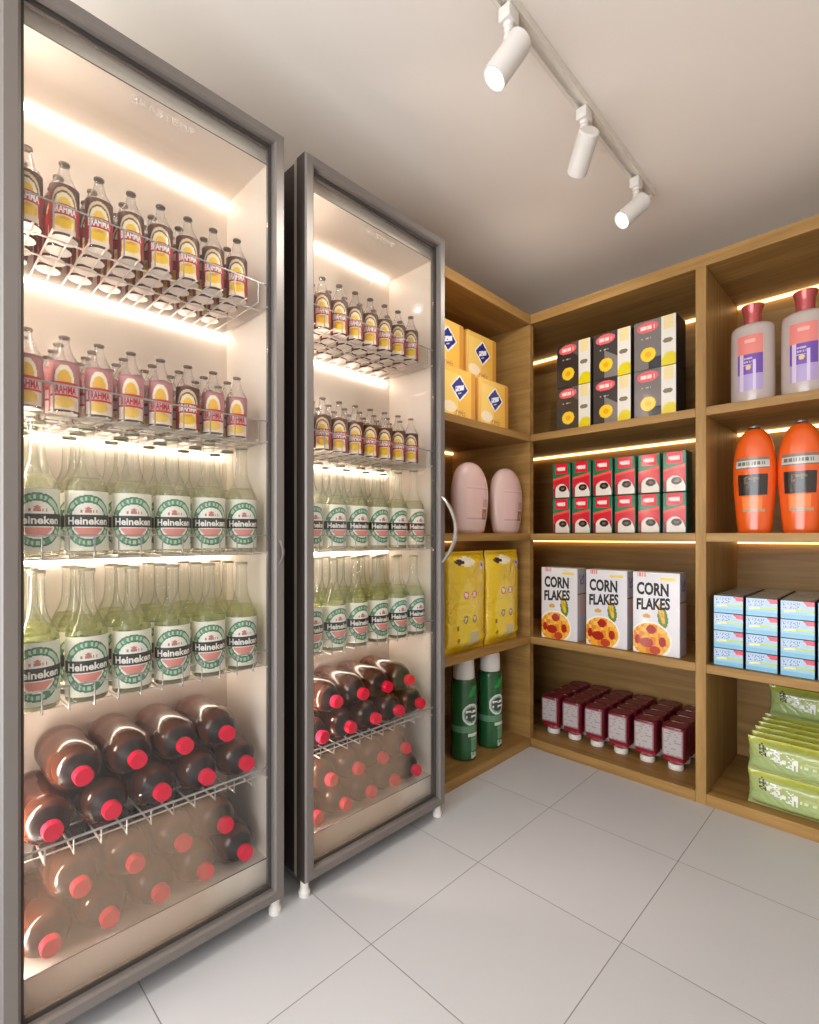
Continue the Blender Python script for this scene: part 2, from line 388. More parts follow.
# ------------------------------------------------------------------ fridges (modelled at the first one's place, y from the door's near edge)
FX = -1.165
DW, DZ0, DZ1 = 0.586, 0.046, 2.052
RACKS = [1.607, 1.250, 0.957, 0.655, 0.362]
FLOOR_IN = 0.135
def make_fridge(oy, label, far):
    t = thing('display_fridge', (-1.43, oy + .29, 0), 0, label, 'fridge', 'glass-door drinks fridges')
    P = lambda o: part(o, t)
    y = lambda v: oy + v
    BACK, WR = (-1.455, .564) if not far else (-1.444, .574)
    # outer shell: an open-fronted box with thick walls
    bm = bmesh.new()
    a = (-1.70, y(.003), .05); b = (-1.224, y(.583), 2.048)
    ia = (BACK, y(.012), FLOOR_IN); ib = (-1.224, y(WR), 1.995)
    def ring(x, lo, hi): return [bm.verts.new((x, lo[1], lo[2])), bm.verts.new((x, hi[1], lo[2])), bm.verts.new((x, hi[1], hi[2])), bm.verts.new((x, lo[1], hi[2]))]
    r0 = ring(a[0], a, b); r1 = ring(b[0], a, b); r2 = ring(b[0], (0, ia[1] - .004, ia[2] - .004), (0, ib[1] + .004, ib[2] + .004)); r3 = ring(ia[0] - .004, (0, ia[1] - .004, ia[2] - .004), (0, ib[1] + .004, ib[2] + .004))
    bm.faces.new(r0); bm.faces.new(r3)
    for p, q in ((r0, r1), (r1, r2), (r2, r3)):
        for k in range(4): bm.faces.new((p[k], p[(k + 1) % 4], q[(k + 1) % 4], q[k])).material_index = 1 if p is r1 else (2 if p is r0 and k == 2 else 0)
    P(finish('cabinet_shell', bm, [M['shell'], M['liner'], M['white_plastic']]))  # white slot lightens the unseen top to bounce light onto the ceiling
    bm = bmesh.new()
    q0 = ring(-1.222, ia, ib); q1 = ring(BACK, ia, ib)
    bm.faces.new(q1)
    for k in range(4): bm.faces.new((q0[k], q0[(k + 1) % 4], q1[(k + 1) % 4], q1[k]))
    P(finish('inner_liner', bm, M['liner']))
    # door: stepped metal frame swept round the rectangle, dark seal, pane, handle
    def frame(name, mat, rings):
        bm = bmesh.new(); rr = []
        for (ins, x) in rings:
            rr.append([bm.verts.new((x, y(yy), zz)) for yy, zz in ((ins, DZ0 + ins), (DW - ins, DZ0 + ins), (DW - ins, DZ1 - ins), (ins, DZ1 - ins))])
        for i in range(len(rr)):
            p, q = rr[i], rr[(i + 1) % len(rr)]
            for k in range(4): bm.faces.new((p[k], p[(k + 1) % 4], q[(k + 1) % 4], q[k])).material_index = 1 if (i == 0 and len(rings) == 7 and k in (1, 3)) else 0
        return finish(name, bm, mat)
    d = P(frame('door_frame', [M['steel'], M['shell']], [(0, -1.209), (0, FX - .005), (.004, FX), (.025, FX), (.029, FX - .004), (.030, FX - .007), (.030, -1.209)]))  # outer edges take the shell tone: gap shade painted on the steel
    sl = frame('window_seal', M['steel_dark'], [(.0302, FX - .018), (.035, FX - .020), (.037, FX - .024), (.0302, FX - .035)]); sl.parent = d
    ds = frame('door_seal', M['gasket_light'], [(.001, -1.2095), (.001, -1.2235), (.010, -1.2235), (.010, -1.2095)]); ds.parent = d
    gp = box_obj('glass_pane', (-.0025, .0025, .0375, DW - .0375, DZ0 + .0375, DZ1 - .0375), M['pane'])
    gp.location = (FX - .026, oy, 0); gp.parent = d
    tx = text_obj('lettering', 'BRASTEMP', .135, .016, lambda px, py: (FX - .0225, y(.29) + px, 1.944 + py), M['etched']); tx.parent = d
    for c in (sl, ds, gp, tx): c.matrix_parent_inverse = Matrix.Identity(4)
    if far:
        hy = y(DW - .014); pts = []
        for k in range(17):
            s = k / 16; pts.append(Vector((FX - .003 + .052 * math.sin(PI * s) ** .8, hy + .012 * math.sin(PI * s), .905 + .232 * s)))
        bm = bmesh.new()
        cu = [[bm.verts.new((p.x + .0055 * math.cos(w) * 1.0, p.y + .010 * math.sin(w), p.z)) for w in [2 * PI * j / 10 for j in range(10)]] for p in pts]
        for i in range(16):
            for j in range(10): bm.faces.new((cu[i][j], cu[i][(j + 1) % 10], cu[i + 1][(j + 1) % 10], cu[i + 1][j]))
        bm.faces.new(cu[0]); bm.faces.new(cu[-1])
        h = finish('handle', bm, M['chrome'], None, True)
    else:
        hy = y(DW - .014); bm = bmesh.new()
        pts = [Vector((FX - .002 + .010 * math.sin(PI * k / 10), hy + .004 * math.sin(PI * k / 10), .925 + .062 * k / 10)) for k in range(11)]
        cu = [[bm.verts.new((p.x + .002 * math.cos(w), p.y + .004 * math.sin(w), p.z)) for w in [2 * PI * j / 8 for j in range(8)]] for p in pts]
        for i in range(10):
            for j in range(8): bm.faces.new((cu[i][j], cu[i][(j + 1) % 8], cu[i + 1][(j + 1) % 8], cu[i + 1][j]))
        bm.faces.new(cu[0]); bm.faces.new(cu[-1])
        h = finish('handle', bm, M['steel'], None, True)
    h.parent = d
    # wire racks
    ya, yb, xf, xb = y(.022), y(.556), -1.198, BACK + .004
    for i, z in enumerate(RACKS):
        bm = bmesh.new(); w = .0021
        n = (17, 17, 12, 12, 11)[i]
        for k in range(n + 1):
            yy = ya + (yb - ya) * k / n
            tube(bm, (xb, yy, z - w), (xf, yy, z - w), w, 6)
        for xx in (xf - .035, (xf + xb) / 2, xb + .003):
            tube(bm, (xx, ya, z - 2.6 * w), (xx, yb, z - 2.6 * w), w, 6)
        rk = P(finish('wire_rack', bm, M['wire'], None, True))
        bm = bmesh.new(); rh = (.050, .050, .043, .043, .028)[i]; xr = xf + .003; rr = .0019 if i < 4 else .0028
        tube(bm, (xr, ya - .006, z + rh), (xr, yb + .006, z + rh), rr, 6)
        step = 2 if i < 2 else 1
        for k in range(0, n + 1, step):
            yy = ya + (yb - ya) * k / n
            tube(bm, (xr, yy, z - .005), (xr, yy, z + rh), .0016, 6)
        tube(bm, (xr, yb + .006, z + rh), (xr - .012, y(WR) - .001, z + rh), rr, 6)
        tube(bm, (xr, yb + .006, z - .002), (xr, yb + .006, z + rh), rr, 6)
        tube(bm, (xf, yb, z - .002), (xr - .012, y(WR) - .001, z - .002), rr, 6)
        gr = finish('guard_rail', bm, M['rail'], None, True); gr.parent = rk
    for z in [1.9945] + [r - .012 for r in RACKS[:4]]:
        k = 1.0
        P(box_obj('light_strip', (BACK + .001, BACK + .012, y(.02), y(.556), z - .009, z - .001), M['fridge_led']))
    P(box_obj('light_strip', (-1.240, -1.230, y(.0124), y(.0144), .145, 1.95), M['fridge_fill_added']))  # added fill strip, hidden behind the stile, brightens the bottle fronts
    for yy in (.014, .572):
        for xx in (-1.192, -1.66):
            bm = bmesh.new(); lathe(bm, [(0, .0), (.016, .0), (.017, .012), (.012, .018), (.012, .050), (0, .050)], 14)
            bmesh.ops.translate(bm, verts=bm.verts, vec=(xx, y(yy), 0)); P(finish('foot', bm, M['white_plastic'], None, True))
    return t
OY = [0.130, 0.780]
FR = ['nearer', 'farther']
make_fridge(OY[0], 'tall glass-door fridge nearer the camera, cut by the left edge of the picture', False)
make_fridge(OY[1], 'tall glass-door fridge with bow handle standing beside the oak shelves', True)

# ------------------------------------------------------------------ small beer bottles
R1 = 0.0264
def brahma_top(u, v):
    x = (u - .5) * 2.5            # about +-1 is the silhouette
    if .36 < v <= .60: return (180, 24, 42) if (v < .39 or v > .57 or abs(x) > .86) else (206, 52, 62)
    if v > .60:
        if ell(x, v, 0, .60, .40, .13): return (240, 196, 60)
        if ell(x, v, 0, .60, .62, .22): return (238, 222, 190)
        if ell(x, v, 0, .60, .72, .26): return (110, 70, 36)
        if ell(x, v, 0, .60, .86, .33): return (214, 192, 150)
        return (84, 36, 28)
    if ell(x, v, 0, .22, .66, .13): return (246, 196, 30) if not ell(x, v, 0, .30, .3, .03) else (232, 166, 20)
    if abs(x) < .74: return (242, 222, 194) if v < .12 or abs(x) < .7 else (200, 60, 60)
    return (150, 40, 44)
def brahma_low(u, v):
    x = (u - .5) * 2.2
    if abs(x) > .86: return (176, 140, 142)
    if v > .95: return (168, 110, 116)
    if v > .56:
        if ell(x, v, 0, .58, .56, .34):
            return (242, 186, 70) if ell(x, v, 0, .58, .40, .24) else (250, 236, 212)
        return (190, 128, 130)
    if v > .50: return (206, 54, 62)
    if v > .32: return (224, 196, 196)
    if v > .27: return (206, 54, 62)
    if ell(x, v, 0, .16, .56, .12): return (244, 200, 92)
    return (240, 222, 208)
def make_beer(kind, loc, liquid):
    t = thing('beer_bottle', loc, PI / 2)
    prof = [(0, .0), (R1 * .9, .0), (R1, .003), (R1, .098)] + smooth_prof([(R1, .098), (.0240, .109), (.0160, .124), (.0110, .137), (.0080, .152)], 4)[1:] + [(.0084, .156), (0, .156)]
    lathe_obj('glass_body', prof, [M['beer_glass'], M['thick_base']], t, 20, mat_of=lambda i: 1 if i == 0 else 0)
    lathe_obj('beer', [(0, .006), (R1 * .93, .006), (R1 * .93, .098), (.0235, .1015), (0, .1015)], liquid, t, 18)
    lathe_obj('crown_cap', [(.0088, .1548), (.0104, .1552), (.0100, .1585), (0, .1595)], M['cap_brown'], t, 14)
    fn = brahma_low if kind == 'low' else brahma_top
    l = paint_grid('label', arc_pos(-1.3, 1.3, .004, .103, lambda z: R1), fn, 40, 44, M['paper'], t)
    text_obj('lettering', 'BRAHMA', .041, .0165, on_arc(lambda z: R1, .004 + .099 * (.48 if kind != 'low' else .41)), M['ink_white'] if kind != 'low' else M['ink_red'], l, .03)
    return t
LETTER_SKIP = ('lettering',)
def place(proto, used, loc, label, cat, group, skip=(), rz=None):
    if not used: o = proto; used.append(1)
    else: o = dup(proto, None, skip)
    o.location = (loc[0], loc[1], loc[2] + .0005); tag(o, label, cat, group)
    if rz is not None: o.rotation_euler = (0, 0, rz)
    return o
ROW4 = ['front', 'second', 'third', 'back']; ROW3 = ['front', 'middle', 'back']
protos = {}
for key, kind, liq in (('top', 'top', 'brown_beer'), ('low', 'low', 'rose_beer'), ('amber', 'top', 'amber_beer')):
    protos[key] = make_beer(kind, (0, 0, 0), M[liq]); freeze(protos[key])
usedk = {k: [] for k in protos}
for fi in (0, 1):
    for si in (0, 1):
        for i in range(8):
            for r in range(4):
                key = 'top' if (si == 0 or fi == 1) else 'low'
                extra = ''
                if fi == 0 and si == 1 and i == 5 and r == 0: key = 'amber'
                if fi == 1 and i == 0 and r == 0 and si == 0: key = 'amber'
                desc = {'top': 'small red-labelled beer bottle', 'low': 'small pale-labelled beer bottle', 'amber': 'small amber beer bottle'}[key]
                lab = f"{desc}, {ORD[i]} from left, {ROW4[r]} row, {['top', 'second'][si]} rack, {FR[fi]} fridge"
                yy = (.178 if fi == 0 else .178 + .645) + .0627 * i
                place(protos[key], usedk[key], (-1.236 - .0545 * r, yy, RACKS[si]), lab, 'bottle', 'small beer bottles on the two upper fridge racks', () if r == 0 else LETTER_SKIP, PI / 2 - math.atan2(yy, 1.236))

# ------------------------------------------------------------------ tall beer bottles
R2 = 0.0390
def heineken(u, v):
    x = (u - .5) * .129 / 1.36; z = (v - .5) * .124
    if abs(z) < .0115 and abs(x) < .0385: return (38, 42, 38)
    e1 = (x / .0345) ** 2 + (z / .0535) ** 2; e2 = (x / .0245) ** 2 + (z / .0375) ** 2
    if e2 <= 1:
        if e2 > .86: return (244, 244, 236)
        if z < -.0135 and e2 < .8: return (232, 150, 138)
        if .017 < z < .022 and abs(x) < .012 and hsh(int(x * 900), 3) > .45: return (190, 130, 120)
        if ell(x, z, 0, .025, .004, .003): return (214, 120, 110)
        return (246, 242, 234)
    if e1 <= 1:
        if e1 > .90: return (70, 118, 90)
        if e2 < 1.18: return (72, 120, 92)
        a = math.atan2(z / .0455, x / .0295)
        if 1.2 < e2 < 1.75 and hsh(int(a * 11), 1) > .42: return (190, 214, 190)
        return (92, 148, 116)
    return (236, 234, 220)
def make_lager(liq):
    t = thing('tall_beer_bottle', (0, 0, 0), PI / 2)
    prof = [(0, 0), (R2 * .92, 0), (R2, .004), (R2, .138)] + smooth_prof([(R2, .138), (.0360, .150), (.0260, .170), (.0180, .190), (.0150, .210), (.0138, .245), (.0130, .262)], 4)[1:] + [(.0150, .264), (.0150, .271), (0, .272)]
    lathe_obj('glass_body', prof, [M['green_glass'], M['thick_base']], t, 24, mat_of=lambda i: 1 if i == 0 else 0)
    lathe_obj('lager', [(0, .007), (R2 * .94, .007), (R2 * .94, .136), (.0330, .148), (.0245, .165), (0, .165)], liq, t, 20)
    lathe_obj('crown_cap', [(.0152, .2690), (.0160, .2696), (.0152, .2745), (0, .2758)], M['cap_olive'], t, 16)
    l = paint_grid('label', arc_pos(-1.66, 1.66, .011, .135, lambda z: R2), heineken, 64, 60, M['paper'], t)
    text_obj('lettering', 'Heineken', .078, .0160, on_arc(lambda z: R2, .0728), M['ink_white'], l, .03)
    return t
lagers = [make_lager(M['light_lager']), make_lager(M['lager'])]; ul = [[], []]
for o in lagers: freeze(o)
for fi in (0, 1):
    for si in (2, 3):
        for i in range(6):
            for r in range(3):
                lab = f"tall green-ringed-label beer bottle, {ORD[i]} from left, {ROW3[r]} row, {['third', 'fourth'][si - 2]} rack, {FR[fi]} fridge"
                o = place(lagers[si - 2], ul[si - 2], (-1.2445 - .0790 * r, OY[fi] + .065 + .0878 * i, RACKS[si]), lab, 'bottle', 'tall beer bottles on the middle fridge racks', () if r == 0 else LETTER_SKIP, PI / 2 - (.12 + .035 * i if fi == 0 else .10))

# ------------------------------------------------------------------ cola bottles lying with their caps to the door
def make_cola():
    t = thing('cola_bottle', (0, 0, 0), PI / 2)
    Rc = .0515
    def turned(name, prof, mat, n=28):
        bm = bmesh.new(); lathe(bm, prof, n)
        bmesh.ops.transform(bm, verts=bm.verts, matrix=Matrix.Translation((0, 0, Rc)) @ Matrix.Rotation(PI / 2, 4, 'X'))
        return finish(name, bm, mat, t, True, 50)
    turned('body', [(0, -.146), (.030, -.146), (.040, -.143)] + smooth_prof([(.046, -.136), (.0515, -.112), (.0502, -.080), (.0515, -.045), (.0515, .005), (.0490, .030), (.0435, .046), (.0360, .0565)], 5), M['cola'])
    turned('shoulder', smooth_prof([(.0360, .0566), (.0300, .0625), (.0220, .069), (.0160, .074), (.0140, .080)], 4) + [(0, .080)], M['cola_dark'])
    turned('cap', [(0, .079), (.0182, .079), (.0182, .096), (.0168, .0985), (0, .0985)], M['cap_red'], 30)
    return t
cola = make_cola(); freeze(cola); uc = []
CL = [(0, RACKS[4], [.215, .320, .423, .526, .629], 'lowest rack'), (0, FLOOR_IN, [.212, .316, .419, .522, .625], 'fridge floor'),
      (1, RACKS[4], [.866, .970, .1073 * 10, 1.176, 1.279], 'lowest rack'), (1, FLOOR_IN, [.848, .951, 1.054, 1.157, 1.260], 'fridge floor')]
for fi, z, ys, where in CL:
    for i, yy in enumerate(ys):
        place(cola, uc, (-1.2945, yy, z + .0004), f"lying cola bottle with red cap, {ORD[i]} from left, lower row, {where}, {FR[fi]} fridge", 'bottle', 'cola bottles lying in the fridges')
    for i in range(4):
        a, b = ys[i], ys[i + 1]; h = math.sqrt((2 * .0518) ** 2 - ((b - a) / 2) ** 2)
        place(cola, uc, (-1.2965, (a + b) / 2, z + h + .001), f"lying cola bottle with red cap, {ORD[i]} from left, upper row, {where}, {FR[fi]} fridge", 'bottle', 'cola bottles lying in the fridges')

# ------------------------------------------------------------------ goods on the corner unit
# sugar packs
def sugar_print(u, v):
    x = u - .5; 
    if abs(x) / .29 + abs(v - .60) / .29 < 1:
        if abs(x) / .25 + abs(v - .60) / .25 < 1:
            # slanted script strokes in the diamond
            q = v - .60 - .35 * x
            if abs(q) < .055 and abs(x) < .13: return (232, 234, 244) if hsh(int((x + .5) * 26), int((q + .2) * 30)) > .18 else (40, 60, 140)
            if abs(q + .11) < .012 and abs(x) < .05: return (200, 205, 228)
            return (36, 48, 128)
        return (246, 244, 240)
    if u > .86: return (206, 146, 66)
    if v < .34 and ell(u, v, .20, .16, .20, .12): return (244, 226, 196)  # pale highlight painted low on the left of the pack
    if v < .14 and .34 < u < .66 and hsh(int(u * 40), int(v * 40)) > .5: return (190, 140, 80)
    if v > .9: return (234, 188, 90)
    return (240, 204, 112) if u < .45 else (234, 184, 84)
def make_sugar():
    t = thing('sugar_pack', (0, 0, 0), PI / 2)
    W, Dp, H = .222, .16, .206
    bm = bmesh.new(); bx(bm, -W / 2, W / 2, -Dp / 2, Dp / 2, 0, H, .012, 3); finish('paper_pack', bm, M['paper_yellow'], t, True)
    paint_grid('printed_front', flat_pos(-W / 2 + .008, W / 2 - .008, .008, H - .008, -Dp / 2 - .0006), sugar_print, 60, 56, M['gloss'], t)
    bm = bmesh.new(); bx(bm, -W / 2 + .02, W / 2 - .02, -.012, .012, H - .003, H + .006, .002); finish('folded_seam', bm, M['paper_yellow'], t)
    return t
sg = make_sugar(); freeze(sg); us = []
for x, y, z, lab in ((-1.292, 1.852, 0, 'yellow sugar pack with blue diamond, lower layer, against the oak corner panel side'),
                     (-1.292, 1.604, 0, 'yellow sugar pack with blue diamond, lower layer, next to the fridge edge'),
                     (-1.345, 1.832, .2135, 'yellow sugar pack with blue diamond, upper layer, fully visible one'),
                     (-1.345, 1.592, .2135, 'yellow sugar pack with blue diamond, upper layer, half hidden by the fridge')):
    place(sg, us, (x - .08, y, SH[0] + z), lab, 'sugar pack', 'sugar packs on the corner shelf')
# pink oval bottles
EGG = [(.0, .0), (.68, .0), (.80, .012), (.90, .06), (.985, .13), (1.0, .165), (.96, .205), (.82, .250), (.58, .282), (.30, .298), (0, .303)]
def eggf(prof):
    P = smooth_prof(prof[2:], 6)
    def rf(z):
        for i in range(len(P) - 1):
            if P[i][1] <= z <= P[i + 1][1] and P[i + 1][1] > P[i][1]:
                k = (z - P[i][1]) / (P[i + 1][1] - P[i][1]); return P[i][0] + (P[i + 1][0] - P[i][0]) * k
        return P[0][0]
    return [prof[0], prof[1]] + P, rf
def pink_print(u, v):
    if .62 < u < .9 and .04 < v < .34: return (150, 112, 98) if not (.7 < u < .82 and .12 < v < .26) else (190, 150, 90)
    if .06 < v < .09 or .9 < v < .93: return (196, 164, 160)
    if .4 < v < .62 and .62 < u < .9: return (196, 158, 156)
    return (220, 188, 182)
def make_pink():
    t = thing('lotion_bottle', (0, 0, 0), PI / 2)
    pr, rf = eggf(EGG)
    lathe_obj('body', pr, M['pink'], t, 40, .110, .056)
    paint_grid('printed_label', arc_pos(-.75, .75, .05, .20, lambda z: (rf(z) * .110, rf(z) * .056)), pink_print, 40, 40, M['gloss'], t)
    return t
pk = make_pink(); freeze(pk); up = []
place(pk, up, (-1.325, 1.712, SH[1]), 'pink egg-shaped bottle next to the fridge handle', 'bottle', 'pink oval bottles on the corner shelf')
place(pk, up, (-1.325, 1.985, SH[1]), 'pink egg-shaped bottle beside the oak corner panel', 'bottle', 'pink oval bottles on the corner shelf')
# yellow snack bags: pillow shapes
def pillow(name, W, H, D, fn, mat, parent, nx=40, ny=56, back=None, crimp=.05):
    def th(u, v):
        a = max(0.0, math.sin(PI * u)) ** .45; b = min(1.0, min(v, 1 - v) / crimp / 2.2)
        return .002 + D / 2 * a * (b * b * (3 - 2 * b)) * (1 + .05 * math.sin(9 * u + 5 * v) * math.sin(7 * v))
    vs, fs, cols = [], [], []
    for s in (-1, 1):
        base = len(vs)
        for j in range(ny + 1):
            for i in range(nx + 1):
                u, v = i / nx, j / ny
                pinch = 1 - .03 * math.sin(PI * v)
                vs.append(((u - .5) * W * pinch, s * th(u, v), v * H))
        for j in range(ny):
            for i in range(nx):
                a = base + j * (nx + 1) + i; q = (a, a + 1, a + nx + 2, a + nx + 1)
                fs.append(q if s < 0 else q[::-1]); cols.append(fn((i + .5) / nx, (j + .5) / ny) if s < 0 else back or fn(.03, .5))
    off = (nx + 1) * (ny + 1)
    rim = [(i, 0) for i in range(nx)] + [(nx, j) for j in range(ny)] + [(i, ny) for i in range(nx, 0, -1)] + [(0, j) for j in range(ny, 0, -1)]
    idx = [j * (nx + 1) + i for i, j in rim]
    for k in range(len(idx)):
        a, b = idx[k], idx[(k + 1) % len(idx)]; fs.append((b, a, a + off, b + off)); cols.append(back or fn(.03, .5))
    me = bpy.data.meshes.new(name); me.from_pydata(vs, [], fs); me.update()
    at = me.color_attributes.new('Print', 'FLOAT_COLOR', 'CORNER'); fl = []
    for c in cols: fl.extend(rgb(*c) * 4)
    at.data.foreach_set('color', fl)
    return link(name, me, mat, parent, True, 60)
def bag_print(u, v):
    if ell(u, v, .22, .895, .10, .025): return (40, 30, 20)
    if ell(u, v, .40, .90, .18, .05) : return (246, 240, 210)
    if ell(u, v, .80, .86, .085, .04): return (222, 206, 214) if not ell(u, v, .8, .86, .035, .018) else (60, 60, 150)
    for cx in (.36, .58):
        if ell(u, v, cx, .57, .075, .04): return (214, 120, 110) if not ell(u, v, cx, .57, .045, .022) else (240, 225, 205)
        if ell(u, v, cx, .33, .055, .04): return (150, 130, 80) if not ell(u, v, cx, .33, .03, .022) else (214, 205, 190)
    if .46 < u < .70 and .06 < v < .20: return (206, 198, 150)
    if ell(u, v, .92, .19, .07, .045) and not ell(u, v, .94, .19, .04, .028): return (40, 38, 24)
    if ell(u, v, .18, .25, .03, .02) or ell(u, v, .2, .13, .03, .018): return (140, 120, 40)
    if ell(u, v, .42, .35, .26, .34) : return (238, 208, 70)
    return (232, 194, 18)
def make_bag():
    t = thing('snack_bag', (0, 0, 0), PI / 2)
    pillow('foil_bag', .252, .412, .075, bag_print, M['foil'], t, 44, 66, (226, 186, 30))
    return t
bg = make_bag(); freeze(bg); ug = []
place(bg, ug, (-1.306, 1.652, SH[2]), 'yellow foil snack bag standing right beside the fridge door', 'bag', 'yellow snack bags on the corner shelf')
place(bg, ug, (-1.306, 1.917, SH[2]), 'yellow foil snack bag nearer the oak corner panel', 'bag', 'yellow snack bags on the corner shelf')
# green spray cans
RC = .0555
def can_print(u, v):
    a = (u - .5) * 2; z = v
    if ell(a, z, .10, .60, .40, .145):
        if ell(a, z, .10, .60, .34, .118):
            if ell(a, z, .10, .60, .28, .095):
                w = (z - .60) * 30
                if abs(w - 1.2) < .55 or abs(w + .9) < .5:
                    return (236, 240, 236) if hsh(int(a * 14), int(w)) > .25 else (60, 80, 66)
                return (58, 84, 68)
            return (150, 178, 158)
        return (226, 232, 226)
    if .84 < z < .98 and -.1 < a < .45 and abs((a - .15) * .8 - (z - .9) * 1.5) < .10: return (30, 150, 60)
    if .305 < z < .345 and -.05 < a < .5: return (226, 232, 222)
    if .25 < z < .27 and .05 < a < .45: return (130, 170, 140)
    if z < .09 and .1 < a < .45 and hsh(int(a * 30), int(z * 60)) > .4: return (200, 214, 200)
    if .35 < z < .45 or (.1 < z < .3 and a > .1): return (96, 150, 116)
    return (34, 96, 54)
def make_can():
    t = thing('spray_can', (0, 0, 0), PI / 2)
    lathe_obj('can_body', [(0, .004), (RC * .86, 0), (RC, .006), (RC, .325), (RC * .97, .332), (RC * .86, .342), (0, .343)], M['can_green'], t, 36)
    paint_grid('printed_wrap', arc_pos(-1.9, 1.9, .010, .322, lambda z: RC), can_print, 70, 90, M['gloss'], t)
    lathe_obj('cap', [(RC * .83, .3432), (RC * .84, .350), (RC * .80, .415), (RC * .74, .424), (0, .428)], M['white_plastic'], t, 30)
    return t
cn = make_can(); freeze(cn); ucn = []
place(cn, ucn, (-1.365, 1.722, BOT), 'green spray can with white cap standing close to the fridge', 'spray can', 'spray cans on the bottom board', (), PI / 2 - .45)
place(cn, ucn, (-1.360, 1.908, BOT), 'green spray can with white cap farther from the fridge', 'spray can', 'spray cans on the bottom board', (), PI / 2 - .45)

# ------------------------------------------------------------------ goods on the back wall, first bay
def tea_print(variant):
    def fn(u, v):
        if u > .66:
            q = (u - .66) / .34
            if v > .72 and .15 < q < .85: return (226, 206, 150)
            if ell(q, v, .45, .50, .34, .05): return (120, 112, 84)
            if v < .26 and ell(q, v, .6, .02, .62, .25): return (216, 196, 20)
            return (220, 214, 204)
        base = (52, 44, 42) if variant == 0 else ((60, 54, 52) if variant == 1 else (112, 104, 100))  # grey variants paint glossy reflections into the dark panel
        if variant == 1 and u > .30 and v < .62 - .5 * (u - .3) and v > .02: base = (124, 116, 110)
        if variant == 0 and v > .62 and u > .45 and v > 1.05 - .6 * u: base = (90, 78, 72)
        if variant == 2 and v < .22 and u > .35: base = (34, 38, 46)
        q = u / .66
        if ell(q - .25 * (v - .86), v, .50, .86, .40, .11):
            if abs(v - .86) < .035 and abs(q - .5) < .26 and hsh(int(q * 22), 2) > .3: return (248, 214, 206)
            return (222, 96, 100)
        if .62 < v < .65 and .2 < q < .7 and hsh(int(q * 30), 5) > .35: return (170, 164, 160)
        if ell(q, v, .52, .30, .28, .145):
            return (238, 196, 40) if not ell(q, v, .52, .30, .12, .06) else (222, 164, 20)
        return base
    return fn
def make_tea(k):
    t = thing('tea_box', (0, 0, 0))
    W, D, H = .162, .12, .2005
    bm = bmesh.new(); bx(bm, -W / 2, W / 2, -D / 2, D / 2, 0, H, .0015); finish('carton', bm, M['card_dark'], t)
    paint_grid('printed_front', flat_pos(-W / 2 + .001, W / 2 - .001, .001, H - .001, -D / 2 - .0006), tea_print(k), 56, 66, M['gloss'], t)
    return t
teas = [make_tea(k) for k in range(3)]
for t in teas: freeze(t)
ut = [[], [], []]
for r in (0, 1):
    for i in range(3):
        k = [[0, 1, 2], [0, 1, 2]][r][i]
        place(teas[k], ut[k], (-1.073 + .175 * i, 2.21, SH[0] + .2012 * r), f"dark tea box with yellow flower, {['lower', 'upper'][r]} layer, {['leftmost column', 'middle column', 'column beside the upright panel'][i]}", 'tea box', 'tea boxes stacked on the top shelf')
def coffee_print(u, v):
    if v > .70 and .16 < u < .88:
        if .79 < v < .90 and .30 < u < .74 and hsh(int(u * 24), 4) > .15: return (246, 200, 196)
        return (214, 28, 44)
    if ell(u, v, .52, -.02, .50, .42) and v < .40 and u > .14:
        if ell(u, v, .60, .26, .24, .095): return (40, 30, 26) if not ell(u, v, .60, .26, .10, .035) else (120, 90, 70)
        return (224, 214, 200)
    if v > .26 + .05 * math.sin(6 * u) and v < .60 + .12 * u - .04: return (204, 30, 46) if v < .5 + .1 * u else (228, 84, 64)
    if v <= .30: return (128, 26, 36)
    return (30, 112, 76)
def make_coffee():
    t = thing('coffee_pack', (0, 0, 0))
    W, D, H = .089, .075, .1625
    bm = bmesh.new(); bx(bm, -W / 2, W / 2, -D / 2, D / 2, 0, H, .005, 2); finish('vacuum_pack', bm, M['card_green'], t, True)
    l = paint_grid('printed_front', flat_pos(-W / 2 + .004, W / 2 - .004, .003, H - .003, -D / 2 - .0006), coffee_print, 40, 66, M['gloss'], t)
    text_obj('lettering', 'Melitta', .040, .014, on_flat(0, .0035 + .845 * (H - .006), -D / 2 - .0012), M['ink_white'], l, .005)
    return t
cf = make_coffee(); freeze(cf); uf = []
for r in (0, 1):
    for i in range(6):
        place(cf, uf, (-1.134 + .0968 * i, 2.19, SH[1] + .163 * r), f"red and green coffee pack, {ORD[i]} from left, {['bottom', 'top'][r]} layer of the stack", 'coffee pack', 'coffee packs on the second shelf')
def flakes_print(u, v):
    if v > .945 and .08 < u < .30 and hsh(int(u * 60), 3) > .35: return (214, 130, 130)
    if .91 < v < .95 and .60 < u < .92: return (232, 208, 100)
    bowl = ell(u, v, .38, .16, .46, .235)
    if bowl:
        if not ell(u, v, .38, .17, .42, .205): return (246, 240, 224)
        if ell(u, v, .40, .30, .11, .055) or ell(u, v, .30, .13, .15, .06) or ell(u, v, .64, .16, .08, .06) or ell(u, v, .10, .16, .06, .06): return (168, 34, 24)
        if ell(u, v, .48, .05, .12, .05): return (190, 66, 34)
        c = hsh(int(u * 17 + 3 * v), int(v * 19))
        return (236, 168, 44) if c > .6 else ((222, 132, 46) if c > .3 else (240, 190, 96))
    # corn cob and a loose flake
    dx, dy = u - .63, v - .50; a = dx * .9 + dy * .42; b = -dx * .42 + dy * .9
    if (a / .055) ** 2 + (b / .135) ** 2 < 1: return (226, 186, 60) if hsh(int(a * 60), int(b * 50)) > .3 else (196, 150, 40)
    if (a / .105) ** 2 + ((b + .05) / .135) ** 2 < 1: return (96, 128, 54)
    if ell(u, v, .30, .46, .085, .028): return (210, 160, 80)
    return (222, 219, 222)
